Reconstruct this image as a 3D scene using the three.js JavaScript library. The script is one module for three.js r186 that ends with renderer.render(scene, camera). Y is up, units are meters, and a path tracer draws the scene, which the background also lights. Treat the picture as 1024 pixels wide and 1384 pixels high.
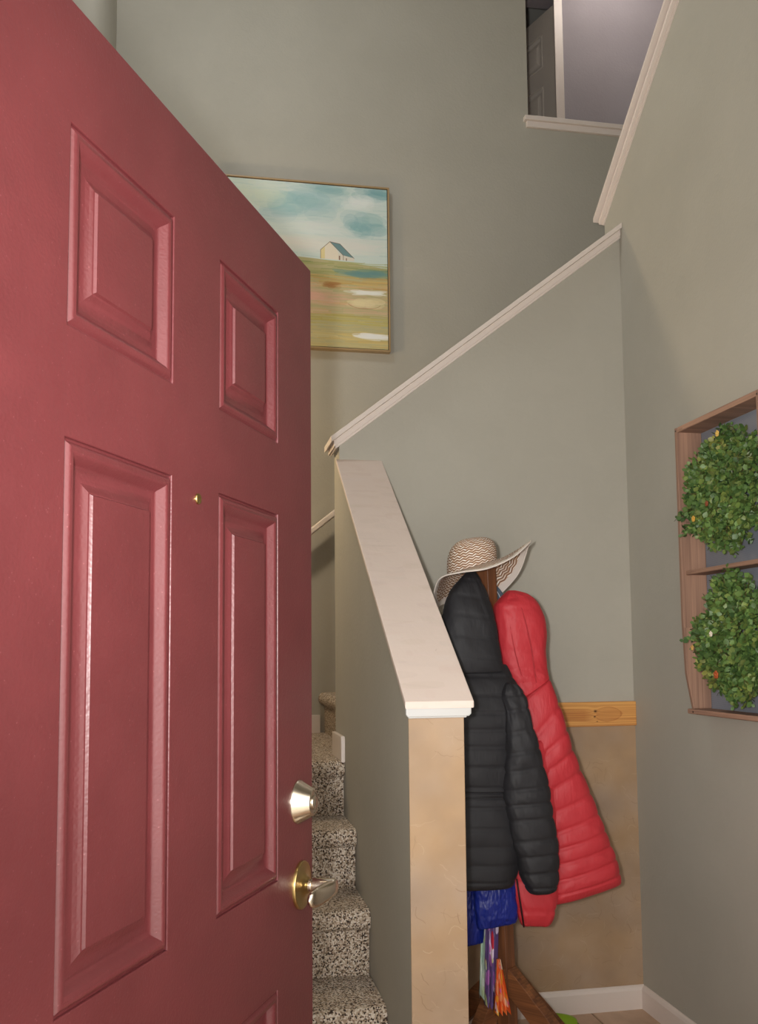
import * as THREE from 'three';
import { RoundedBoxGeometry } from 'three/addons/geometries/RoundedBoxGeometry.js';
import { mergeGeometries, mergeVertices, toCreasedNormals } from 'three/addons/utils/BufferGeometryUtils.js';

// ---------------------------------------------------------------- camera, sky, lights, exposure
const scene = new THREE.Scene();
const FOCAL = 1274.42, W = 1024, H = 1384;
const camera = new THREE.PerspectiveCamera(2 * Math.atan(H / 2 / FOCAL) * 180 / Math.PI, W / H, 0.02, 60);
camera.position.set(0, 1.328, 0);
camera.quaternion.setFromRotationMatrix(new THREE.Matrix4().makeBasis(
  new THREE.Vector3(0.98209, -0.009254, 0.188178), new THREE.Vector3(-0.007009, 0.996307, 0.085577), new THREE.Vector3(-0.188275, -0.085363, 0.978399)));
camera.setViewOffset(W, H, 512 - 515.55, 692 - 773.12, W, H);          // the lens is shifted upwards
const renderer = new THREE.WebGLRenderer({ antialias: true });
renderer.toneMapping = THREE.LinearToneMapping;
renderer.toneMappingExposure = 0.98;
renderer.shadowMap.enabled = true;

scene.background = new THREE.Color().setRGB(3.95, 3.78, 3.55);             // bright overcast sky outside the open front door
// the photographer's flash, on the left side of the upright camera
const flash = new THREE.SpotLight(new THREE.Color().setRGB(1, 0.985, 0.955), 17.5, 0, 0.85, 1, 2);
flash.position.set(-0.085, 1.36, 0.02);
flash.target.position.set(2.4, 2.95, -4.5);
flash.castShadow = true; flash.shadow.radius = 1.4; flash.shadow.mapSize.set(2048, 2048);
scene.add(flash, flash.target);

// ---------------------------------------------------------------- helpers
let seed = 7;
const rnd = () => { seed = (seed * 1664525 + 1013904223) >>> 0; return seed / 4294967296; };
const rr = (a, b) => a + (b - a) * rnd();
function hash(x, y, s) { let h = (x * 374761393 + y * 668265263 + s * 982451653) | 0; h = Math.imul(h ^ (h >>> 13), 1274126177); return ((h ^ (h >>> 16)) >>> 0) / 4294967296; }
function vnoise(x, y, px, py, s) {                                      // value noise that repeats every px by py cells
  const xi = Math.floor(x), yi = Math.floor(y), fx = x - xi, fy = y - yi, u = fx * fx * (3 - 2 * fx), v = fy * fy * (3 - 2 * fy);
  const g = (a, b) => hash(((a % px) + px) % px, ((b % py) + py) % py, s);
  return (g(xi, yi) * (1 - u) + g(xi + 1, yi) * u) * (1 - v) + (g(xi, yi + 1) * (1 - u) + g(xi + 1, yi + 1) * u) * v;
}
const fbm = (x, y, p, s, o = 4) => { let a = 0, w = 0.5, t = 0; for (let i = 0; i < o; i++) { a += w * vnoise(x * (1 << i), y * (1 << i), p << i, p << i, s + i); t += w; w *= 0.5; } return a / t; };
function dataTex(n, m, f, size, srgb = true) {                          // f(u, v) -> [r, g, b] in 0..255; size = metres [w, h] covered
  const d = new Uint8Array(n * m * 4);
  for (let j = 0; j < m; j++) for (let i = 0; i < n; i++) { const c = f((i + 0.5) / n, (j + 0.5) / m), k = (j * n + i) * 4; d[k] = c[0]; d[k + 1] = c[1]; d[k + 2] = c[2]; d[k + 3] = 255; }
  return finish(new THREE.DataTexture(d, n, m), size, srgb);
}
function finish(t, size, srgb) {
  t.wrapS = t.wrapT = THREE.RepeatWrapping; t.magFilter = THREE.LinearFilter; t.minFilter = THREE.LinearMipmapLinearFilter; t.generateMipmaps = true;
  if (size) t.repeat.set(1 / size[0], 1 / size[1]);
  if (srgb) t.colorSpace = THREE.SRGBColorSpace;
  t.needsUpdate = true; return t;
}
const std = (c, rough = 0.6, o = {}) => new THREE.MeshPhysicalMaterial({ color: c, roughness: rough, ...o });
function uvm(g) {                                                       // texture coordinates in metres, by the way each face points
  g = g.index ? g.toNonIndexed() : g;
  const p = g.attributes.position, uv = new Float32Array(p.count * 2), a = new THREE.Vector3(), b = new THREE.Vector3(), c = new THREE.Vector3(), n = new THREE.Vector3();
  for (let i = 0; i < p.count; i += 3) {
    a.fromBufferAttribute(p, i); b.fromBufferAttribute(p, i + 1); c.fromBufferAttribute(p, i + 2);
    n.copy(b).sub(a).cross(c.clone().sub(a));
    const x = Math.abs(n.x), y = Math.abs(n.y), z = Math.abs(n.z);
    [a, b, c].forEach((q, k) => { const u = x >= y && x >= z ? q.z : q.x, v = y > x && y > z ? q.z : q.y; uv[(i + k) * 2] = u; uv[(i + k) * 2 + 1] = v; });
  }
  g.setAttribute('uv', new THREE.BufferAttribute(uv, 2)); return g;
}
const taken = {};
function numbered(n) { taken[n] = (taken[n] ?? -1) + 1; return taken[n] ? n + '_' + String(taken[n]).padStart(3, '0') : n; }
function mesh(name, geo, mat, parent = scene) {
  const g = Array.isArray(geo) ? mergeGeometries(geo.map((q) => { q = q.index ? q.toNonIndexed() : q; for (const k of Object.keys(q.attributes)) if (!['position', 'normal', 'uv', 'color'].includes(k)) q.deleteAttribute(k); return q; })) : geo;
  const m = new THREE.Mesh(g, mat); m.name = parent === scene ? numbered(name) : name; m.castShadow = m.receiveShadow = true; parent.add(m); return m;
}
function group(name, label, category, x = 0, y = 0, z = 0, grp) {
  const o = new THREE.Group(); o.name = numbered(name); o.position.set(x, y, z); o.userData = { label, category }; if (grp) o.userData.group = grp; scene.add(o); return o;
}
const tag = (o, label, category) => { o.userData = { label, category }; return o; };
const struct = (o, label) => { o.userData.kind = 'structure'; if (label) o.userData.label = label; return o; };
const box = (x0, x1, y0, y1, z0, z1) => uvm(new THREE.BoxGeometry(x1 - x0, y1 - y0, z1 - z0).translate((x0 + x1) / 2, (y0 + y1) / 2, (z0 + z1) / 2));
const rbox = (x0, x1, y0, y1, z0, z1, r = 0.003) => uvm(new RoundedBoxGeometry(x1 - x0, y1 - y0, z1 - z0, 2, r).translate((x0 + x1) / 2, (y0 + y1) / 2, (z0 + z1) / 2));
const poly = (pts, holes = []) => { const s = new THREE.Shape(pts.map((p) => new THREE.Vector2(...p))); for (const h of holes) s.holes.push(new THREE.Path(h.map((p) => new THREE.Vector2(...p)))); return s; };
const exXY = (pts, z0, z1, bev = 0, holes) => uvm(new THREE.ExtrudeGeometry(poly(pts, holes), { depth: z1 - z0 - 2 * bev, bevelEnabled: bev > 0, bevelSize: bev, bevelOffset: -bev, bevelThickness: bev, bevelSegments: 2, steps: 1 }).translate(0, 0, z0 + bev));
// outline given as (z, y), extruded along x
const exZY = (pts, x0, x1, bev = 0) => uvm(new THREE.ExtrudeGeometry(poly(pts.map(([z, y]) => [-z, y])), { depth: x1 - x0 - 2 * bev, bevelEnabled: bev > 0, bevelSize: bev, bevelOffset: -bev, bevelThickness: bev, bevelSegments: 2, steps: 1 }).rotateY(Math.PI / 2).translate(x0 + bev, 0, 0));

// ---------------------------------------------------------------- materials
const peel = dataTex(256, 256, (u, v) => { const k = 255 * fbm(u * 48, v * 48, 48, 3, 2); return [k, k, k]; }, [0.4, 0.4], false);
const paintMap = (r, g, b, amp = 4) => dataTex(256, 256, (u, v) => { const k = (fbm(u * 6, v * 6, 6, 21, 4) - 0.5) * amp * 2; return [r + k, g + k, b + k]; }, [1.3, 1.3]);
const sage = std('#ffffff', 0.72, { map: paintMap(177, 172, 160), bumpMap: peel, bumpScale: 0.0006 });
const hallPaint = std('#ffffff', 0.8, { map: paintMap(160, 152, 156), bumpMap: peel, bumpScale: 0.0006 });
const ceilingPaint = std('#d8d5cc', 0.9);
const whitePaint = std('#e2d5cc', 0.42, { bumpMap: peel, bumpScale: 0.0003 });
const capPaint = std('#ffffff', 0.5, { map: (() => {                   // off-white gloss with scuffs and a few chips
  const c = document.createElement('canvas'); c.width = 512; c.height = 1024; const x = c.getContext('2d'); x.fillStyle = '#dccabf'; x.fillRect(0, 0, 512, 1024);
  for (let i = 0; i < 500; i++) { x.fillStyle = `rgba(${rnd() < 0.5 ? '190,165,150' : '232,216,206'},${rr(0.03, 0.1)})`; x.beginPath(); x.ellipse(rnd() * 512, rnd() * 1024, rr(6, 60), rr(2, 12), rr(-0.2, 0.2), 0, 7); x.fill(); }
  for (let i = 0; i < 26; i++) { x.strokeStyle = `rgba(120,95,80,${rr(0.1, 0.4)})`; x.lineWidth = rr(0.6, 1.6); const a = rnd() * 512, b = rnd() * 1024; x.beginPath(); x.moveTo(a, b); x.lineTo(a + rr(-16, 16), b + rr(-8, 8)); x.stroke(); }
  return finish(new THREE.CanvasTexture(c), [0.6, 1.2], true);
})(), bumpMap: peel, bumpScale: 0.0003 });
const plasterCanvas = (base, line, light) => {
  const c = document.createElement('canvas'); c.width = c.height = 1024; const x = c.getContext('2d'), im = x.createImageData(1024, 1024);
  for (let j = 0; j < 1024; j++) for (let i = 0; i < 1024; i++) { const k = (fbm(i / 128, j / 128, 8, 101, 5) - 0.5) * 30, w = (fbm(i / 128, j / 128, 8, 111, 3) - 0.5) * 22, q = (j * 1024 + i) * 4; im.data[q] = base[0] + k + w * 0.3; im.data[q + 1] = base[1] + k - w * 0.2; im.data[q + 2] = base[2] + k - w; im.data[q + 3] = 255; }
  x.putImageData(im, 0, 0);
  for (let i = 0; i < 420; i++) {                                       // trowel ridges and hairlines
    x.strokeStyle = `rgba(${rnd() < 0.6 ? line : light},${rr(0.1, 0.36)})`; x.lineWidth = rr(0.8, 2); let a = rr(60, 960), b = rr(60, 960), t = rr(0, 6.3); const n = 3 + Math.floor(rnd() * 4); x.beginPath(); x.moveTo(a, b);
    for (let k = 0; k < n; k++) { t += rr(-0.7, 0.7); a += Math.cos(t) * 9; b += Math.sin(t) * 9; x.lineTo(a, b); } x.stroke();
  }
  return c;
};
const pc = plasterCanvas([170, 143, 116], '112,82,58', '206,182,156');
const plaster = std('#ffffff', 0.6, { map: finish(new THREE.CanvasTexture(pc), [1.0, 1.0], true), bumpMap: finish(new THREE.CanvasTexture(pc), [1.0, 1.0], false), bumpScale: 0.0016 });
function speckle(seedA) {                                               // cut pile of dark, tan and pale tufts
  const N = 84, pts = []; for (let j = 0; j < N; j++) for (let i = 0; i < N; i++) pts.push([(i + hash(i, j, seedA)) / N, (j + hash(i, j, seedA + 1)) / N, hash(i, j, seedA + 2)]);
  const pal = [[66, 52, 43], [128, 108, 90], [184, 165, 144], [202, 185, 166], [216, 202, 186], [224, 213, 200], [168, 147, 126]];
  return (u, v) => {
    let best = 9, t = 0; const ci = Math.floor(u * N), cj = Math.floor(v * N);
    for (let b = -1; b <= 1; b++) for (let a = -1; a <= 1; a++) { const q = pts[((cj + b + N) % N) * N + (ci + a + N) % N]; let dx = Math.abs(u - q[0]), dy = Math.abs(v - q[1]); dx = Math.min(dx, 1 - dx); dy = Math.min(dy, 1 - dy); const d = dx * dx + dy * dy; if (d < best) { best = d; t = q[2]; } }
    const f = Math.min(1, Math.sqrt(best) * N); return [pal[Math.floor(t * 7)], f];
  };
}
const spk = speckle(11);
const carpet = std('#ffffff', 1, { map: dataTex(512, 512, (u, v) => spk(u, v)[0], [0.32, 0.32]), bumpMap: dataTex(512, 512, (u, v) => { const k = 255 * (1 - 0.9 * spk(u, v)[1]); return [k, k, k]; }, [0.32, 0.32], false), bumpScale: 0.003, sheen: 0.3, sheenRoughness: 0.8 });
function woodTex(base, dark, streak, size, knots = []) {
  return dataTex(512, 512, (u, v) => {
    let w = v; let ring = 0;
    for (const [ku, kv, kr] of knots) { const dx = (u - ku) * 3, dy = v - kv, d = Math.hypot(dx, dy); w += Math.exp(-d * d / (kr * kr * 6)) * kr * 1.6 * Math.sign(dy || 1); ring += Math.exp(-d * d / (kr * kr)); }
    const g = fbm(u * 3, w * 40, 40, 5, 3), l = fbm(u * 2, w * 9, 9, 9, 3), k = Math.min(1, Math.max(0, streak * (0.6 * g + 0.6 * l - 0.25) + ring * 0.9));
    return base.map((b, i) => b + (dark[i] - b) * k);
  }, size);
}
const pine = std('#ffffff', 0.42, { map: (() => {                      // 0.55 m of board: growth lines that bend round two knots, with a long oval beyond them
  const kn = [[0.673, 0.62, 0.055], [0.668, 0.4, 0.035], [0.685, 0.2, 0.02]];
  const t = dataTex(1024, 256, (u, v) => {
    let w = v, dark = 0; for (const [a, b, r] of kn) { const dx = (u - a) * 4.5, dy = v - b, d2 = dx * dx + dy * dy; w += Math.exp(-d2 / (r * r * 14)) * r * 1.5 * Math.sign(dy); dark = Math.max(dark, Math.exp(-d2 / (r * r) * 1.6)); }
    const ox = (u - 0.76) / (u > 0.76 ? 0.11 : 0.1), oy = (v - 0.52 + 0.06 * fbm(u * 14, v * 3, 14, 17, 2)) / (0.3 * Math.sqrt(Math.max(0.02, 1 - Math.abs(ox) ** 1.5))), o = Math.max(Math.abs(ox), Math.abs(oy)), oval = u > 0.68 ? 0.5 * Math.exp(-((o - 0.95) ** 2) / 0.006) + (o < 0.95 ? 0.22 : 0) : 0;
    const g = fbm(u * 2, w * 26, 26, 5, 3), l = fbm(u * 3, w * 60, 60, 9, 2), hv = v + 0.1 * (fbm(u * 5, 0.5, 5, 23, 2) - 0.5), band = 0.34 * Math.min(1, Math.max(0, (0.66 - u) * 14)) * Math.min(1, Math.max(0, (hv - 0.2) * 16)) * Math.min(1, Math.max(0, (0.76 - hv) * 16)), k = Math.min(1, Math.max(0, 1.3 * (0.6 * g + 0.4 * l) - 0.48 + oval * 0.7 + band));
    return [226, 168, 96].map((c, i) => (c + ([164, 92, 44][i] - c) * k) * (1 - dark) + [58, 26, 12][i] * dark);
  }, [0.55, 0.092]); t.offset.set(0, -1.043 / 0.092 + 11); return t;
})() });
const walnut = std('#ffffff', 0.5, { map: woodTex([150, 96, 58], [62, 34, 20], 1.0, [0.6, 0.12]) });
const walnutV = std('#ffffff', 0.5, { map: (() => { const t = woodTex([146, 92, 56], [62, 34, 20], 1.0, [0.6, 0.12]); t.rotation = Math.PI / 2; return t; })() });
const crateWood = std('#ffffff', 0.75, { map: woodTex([182, 142, 118], [104, 78, 66], 0.9, [0.7, 0.14]) });
const crateWoodV = std('#ffffff', 0.75, { map: (() => { const t = woodTex([182, 142, 118], [104, 78, 66], 0.9, [0.7, 0.14]); t.rotation = Math.PI / 2; return t; })() });
const nickel = std('#cfc4b4', 0.26, { metalness: 1 });
const brassy = std('#b59c68', 0.3, { metalness: 1 });
const darkMetal = std('#4a443c', 0.4, { metalness: 1 });
const doorSkin = dataTex(512, 512, (u, v) => { const k = (fbm(u * 8, v * 8, 8, 40, 4) - 0.5) * 10; const sp = hash(Math.floor(u * 512), Math.floor(v * 512), 77) > 0.9988 ? 45 : 0; return [92 + k + sp, 39 + k * 0.6 + sp, 42 + k * 0.6 + sp]; }, [0.5, 0.5]);
const doorBump = dataTex(512, 512, (u, v) => { const k = 255 * (0.75 * fbm(u * 200, v * 200, 200, 50, 2) + 0.25 * fbm(u * 60, v * 30, 240, 53, 2)); return [k, k, k]; }, [0.5, 0.5], false);
const doorPaint = std('#ffffff', 0.4, { map: doorSkin, bumpMap: doorBump, bumpScale: 0.0004 });

// ---------------------------------------------------------------- the shell
const XL = -0.42, XR = 1.637, ZB = -3.404, ZP = -3.536, ZF = -4.5, YC = 5.8, XE = 3.4, ZD = -0.89, HX0 = 0.5, HX1 = 0.638, ZH = -2.27;
const RISE = 0.1906, RUN = 0.247;
const slopeP = (x) => 2.094 + (x - 0.496) * 0.774;                      // underside of the cap trim on the back partition
const slopeR = (z) => 3.096 + (z + 3.541) * 0.767;                      // the same on the right wall
const slopeH = (z) => 1.2265 + (ZH - z) * 0.719;                         // top of the cap on the half wall

// floor: slab with square tiles set in grout
const floor = struct(mesh('floor', box(XL, XE, -0.12, -0.004, ZF, ZD + 0.16), std('#8a7866', 0.9)), 'beige ceramic tile floor of the entry');
{
  const tones = [[190, 158, 130], [182, 148, 120], [197, 166, 138]].map((c, i) => std('#ffffff', 0.38, { map: dataTex(256, 256, (u, v) => { const k = (fbm(u * 5, v * 5, 5, 60 + i, 4) - 0.5) * 46; return [c[0] + k, c[1] + k, c[2] + k]; }, [0.5, 0.5]) }));
  const S = 0.33, x0 = 1.423 - 4 * S, z0 = -3.40 + 0.004;
  const g = uvm(new RoundedBoxGeometry(S - 0.006, 0.008, S - 0.006, 2, 0.002));
  for (let i = -2; i <= 4; i++) for (let j = 0; j < 8; j++) {
    const a = Math.max(x0 + i * S, i < 1 ? XL : HX1 + 0.005), b = Math.min(x0 + (i + 1) * S, XR), c = z0 + j * S, d = Math.min(c + S, ZD);
    const front = c > ZH + 0.06;
    const lo = front ? Math.max(x0 + i * S, XL) : Math.max(x0 + i * S, HX1);
    if (b - lo < 0.03) continue;
    if (!front && b <= HX1) continue;
    const t = mesh('tile', g, tones[(i * 5 + j * 3 + 40) % 3], floor);
    t.scale.set((b - lo - 0.006) / (S - 0.006), 1, (d - c - 0.006) / (S - 0.006)); t.position.set((lo + b) / 2, -0.004, (c + d) / 2);
  }
}
// far wall behind the stair, with the opening to the upper hall at its right end
struct(mesh('wall_far', exXY([[XL - 0.12, 0], [XE, 0], [XE, 4.07], [1.672, 4.07], [1.672, YC], [XL - 0.12, YC]], ZF - 0.12, ZF), sage), 'tall sage wall behind the stairs');
struct(mesh('wall_left', box(XL - 0.12, XL, 0, YC, ZF, ZD), sage), 'sage wall left of the stairs');
struct(mesh('wall_right', exZY([[ZP, 0], [ZD, 0], [ZD, 4.1], [-2.23, 4.1], [ZP, slopeR(ZP)]], XR, XR + 0.12), sage), 'sage wall right of the coat rack');
const wallBack = struct(mesh('wall_back', exXY([[HX0, 0], [XR, 0], [XR, slopeP(XR)], [HX0, slopeP(HX0)]], ZP, ZB), sage), 'sage partition with a sloping top');
mesh('plaster_finish', box(HX1, XR, 0, 1.045, ZB, ZB + 0.004), plaster, wallBack).userData.label = 'tan trowelled plaster finish below the pine rail';
const wallStair = struct(mesh('wall_stair', exZY([[ZH, 0], [ZB, 0], [ZB, slopeH(ZB) - 0.02], [ZH, slopeH(ZH) - 0.02]], HX0, HX1), sage), 'half wall beside the lower stairs');
mesh('plaster_finish', exXY([[HX0 - 0.001, 0], [HX1 + 0.001, 0], [HX1 + 0.001, 1.178], [HX0 - 0.001, 1.178]], ZH, ZH + 0.005, 0.002), plaster, wallStair).userData.label = 'tan trowelled plaster on the end of the half wall';
struct(mesh('wall_east', box(XE, XE + 0.12, 0, YC, -7.2, ZD + 0.16), sage));
// front wall with the doorway
struct(mesh('wall_front', exXY([[XL - 0.12, 0], [-0.222, 0], [-0.222, 2.11], [0.74, 2.11], [0.74, 0], [XE, 0], [XE, YC], [XL - 0.12, YC]], ZD, ZD + 0.16), sage));
struct(mesh('ceiling', box(XL - 0.12, XE + 0.12, YC, YC + 0.15, -7.3, ZD + 0.16), ceilingPaint));
struct(mesh('floor_porch', box(-2.5, 3.5, -0.2, -0.06, ZD + 0.16, 3), std('#c9c3b8', 0.9)), 'concrete porch slab');

// upper hall seen through the opening
const HF = 3.28;
struct(mesh('floor_hall', box(1.1, XE, 3.13, HF, -7.2, ZF - 0.12), std('#8c8072', 1)));
const HZ = -5.25, hx = 2.13;
struct(mesh('wall_hall', exXY([[hx + 0.01, HF], [XE, HF], [XE, YC], [1.1, YC], [1.1, HF + 2.11], [hx + 0.01, HF + 2.11]], HZ - 0.11, HZ), hallPaint), 'dim lilac-grey wall of the upper hall');
struct(mesh('wall_hall', [box(1.1, XE, HF, YC, -7.3, -7.2), box(1.0, 1.1, HF, YC, -7.3, ZF - 0.12)], hallPaint));
struct(mesh('trim', [rbox(hx, hx + 0.055, HF, HF + 2.11, HZ, HZ + 0.016), rbox(1.3, hx + 0.055, HF + 2.11, HF + 2.165, HZ, HZ + 0.016)], whitePaint)).name = 'trim_1';
scene.getObjectByName('trim_1').userData.label = 'white door casing in the upper hall';

// ---------------------------------------------------------------- doors
// one face of a moulded panel: rings of a mitred profile and the field inside
function panelGeo(u0, u1, v0, v1, prof) {
  const P = [], I = []; const n = prof.length;
  for (const [o, w] of prof) P.push([u0 + o, v0 + o, w], [u1 - o, v0 + o, w], [u1 - o, v1 - o, w], [u0 + o, v1 - o, w]);
  for (let k = 0; k < n - 1; k++) for (let s = 0; s < 4; s++) { const a = k * 4 + s, b = k * 4 + (s + 1) % 4, c = a + 4, d = b + 4; I.push(a, b, d, a, d, c); }
  const f = (n - 1) * 4; I.push(f, f + 1, f + 2, f, f + 2, f + 3);
  const g = new THREE.BufferGeometry(); g.setAttribute('position', new THREE.Float32BufferAttribute(P.flat(), 3)); g.setIndex(I);
  const h = g.toNonIndexed(); h.computeVertexNormals(); return toCreasedNormals(uvm(h), 0.6);
}
const PROF = [[-0.004, -0.004], [0.003, -0.0035], [0.006, -0.0005], [0.009, 0.0015], [0.013, 0.0015], [0.017, -0.001], [0.021, -0.006], [0.0235, -0.0092], [0.027, -0.0112], [0.032, -0.0118], [0.037, -0.0112], [0.042, -0.0095], [0.047, -0.007], [0.051, -0.0046], [0.053, -0.004], [0.055, -0.0008], [0.058, -0.0006]];
function doorLeaf(root, w, h, cols, rows, mat, thick = 0.045) {         // x from the latch edge towards the hinge, y up from the bottom, z out of the face
  const holes = []; for (const [a, b] of cols) for (const [c, d] of rows) holes.push([[a, c], [a, d], [b, d], [b, c]]);
  mesh('leaf', [exXY([[0, 0], [w, 0], [w, h], [0, h]], -0.016, 0, 0.0015, holes), box(0, w, 0, h, -thick, -0.016)], mat, root);
  for (const [a, b] of cols) for (const [c, d] of rows) mesh('panel', panelGeo(a, b, c, d, PROF), mat, root);
}
const door = new THREE.Group(); door.name = 'door_1'; scene.add(door);
struct(door, 'dark red six-panel front door standing open');
{
  const DY = 26.339 * Math.PI / 180, DW = 0.93, DH = 2.035, DB = 0.01;
  // local x runs from latch to hinge, local z is the outer face's normal
  door.matrixAutoUpdate = true;
  door.position.set(0.199, DB, -1.712);
  const lx = new THREE.Vector3(-Math.sin(DY), 0, Math.cos(DY)), lz = new THREE.Vector3(Math.cos(DY), 0, Math.sin(DY));
  door.quaternion.setFromRotationMatrix(new THREE.Matrix4().makeBasis(lx, new THREE.Vector3(0, -1, 0), lz));   // turned on its head below, so that x, y, z stay right-handed
  const t = (v) => v;                                                  // heights are measured down from the door's top
  door.position.y = DB + DH;
  doorLeaf(door, DW, DH, [[0.165, 0.392], [0.533, 0.767]], [[0.139, 0.364], [0.486, 1.082], [1.253, 1.83]].map(([a, b]) => [t(a), t(b)]), doorPaint);
  const lathe = (pts, n = 40) => new THREE.LatheGeometry(pts.map((p) => new THREE.Vector2(...p)), n).rotateX(Math.PI / 2);
  // deadbolt: tapered collar with key cylinder
  const db = new THREE.Group(); db.name = 'deadbolt'; db.position.set(0.072, 0.971, 0); door.add(db);
  mesh('collar', lathe([[0.0375, 0], [0.0375, 0.003], [0.036, 0.004], [0.0225, 0.028], [0.021, 0.0295], [0.0185, 0.0295], [0.018, 0.028], [0, 0.028]]), nickel, db).userData.label = 'brushed nickel tapered collar';
  mesh('key_cylinder', lathe([[0.012, 0.026], [0.012, 0.0305], [0.0105, 0.0315], [0, 0.0315]]), nickel, db);
  mesh('keyway', new THREE.BoxGeometry(0.0024, 0.011, 0.0016).translate(0, 0, 0.0316), darkMetal, db);
  // lever handle
  const kn = new THREE.Group(); kn.name = 'door_handle'; kn.position.set(0.06, 1.113, 0); door.add(kn);
  mesh('rose', lathe([[0.0405, 0], [0.0405, 0.004], [0.039, 0.006], [0.036, 0.0055], [0.022, 0.007], [0.015, 0.011], [0.0125, 0.016], [0, 0.016]]), brassy, kn).userData.label = 'round dished backplate of the lever';
  mesh('neck', lathe([[0.0105, 0.012], [0.0105, 0.02], [0.0095, 0.021], [0.0095, 0.022], [0.0135, 0.0235], [0.0135, 0.062], [0.0125, 0.064], [0, 0.064]]), nickel, kn);
  const lv = [];                                                        // lever: rounded bar that leaves the neck's end and runs towards the hinge
  const N = 26, M = 20, P = [], I = [];
  for (let i = 0; i <= N; i++) {
    const s = i / N, cx = -0.013 + s * 0.1, cz = 0.058 - 0.012 * s * s, e = Math.min(1, Math.sqrt(Math.max(0, 1 - ((s - 0.5) / 0.5) ** 4)));
    const hy = (0.0133 + 0.004 * s) * e, hz = (0.0095 - 0.001 * s) * e;
    for (let k = 0; k < M; k++) { const a = k / M * Math.PI * 2; P.push(cx, Math.sign(Math.sin(a)) * Math.abs(Math.sin(a)) ** 0.8 * hy + 0.004 * s, cz + Math.sign(Math.cos(a)) * Math.abs(Math.cos(a)) ** 0.8 * hz); }
  }
  for (let i = 0; i < N; i++) for (let k = 0; k < M; k++) { const a = i * M + k, b = i * M + (k + 1) % M; I.push(a, b, a + M, b, b + M, a + M); }
  const lg = new THREE.BufferGeometry(); lg.setAttribute('position', new THREE.Float32BufferAttribute(P, 3)); lg.setIndex(I); lg.computeVertexNormals();
  mesh('lever', lg, nickel, kn);
  const pe = mesh('peephole', lathe([[0.0075, 0], [0.0075, 0.002], [0.0065, 0.003], [0.0045, 0.003], [0.004, 0.0015], [0, 0.0018]], 24), brassy, door); pe.position.set(0.46, 0.505, 0);
}
// white door of the upper hall, standing open into the dark room behind
const door2 = new THREE.Group(); door2.name = 'door_2'; scene.add(door2); struct(door2, 'white six-panel door ajar in the upper hall');
{
  const a = 20 * Math.PI / 180, w = 0.76;
  door2.position.set(hx + 0.005, HF + 2.07, HZ - 0.005);
  door2.quaternion.setFromRotationMatrix(new THREE.Matrix4().makeBasis(new THREE.Vector3(-Math.sin(a), 0, -Math.cos(a)), new THREE.Vector3(0, -1, 0), new THREE.Vector3(-Math.cos(a), 0, Math.sin(a))));
  doorLeaf(door2, w, 2.03, [[0.11, 0.33], [0.43, 0.65]], [[0.13, 0.35], [0.47, 1.08], [1.25, 1.82]], std('#d8cfc4', 0.5), 0.035);
}
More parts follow.
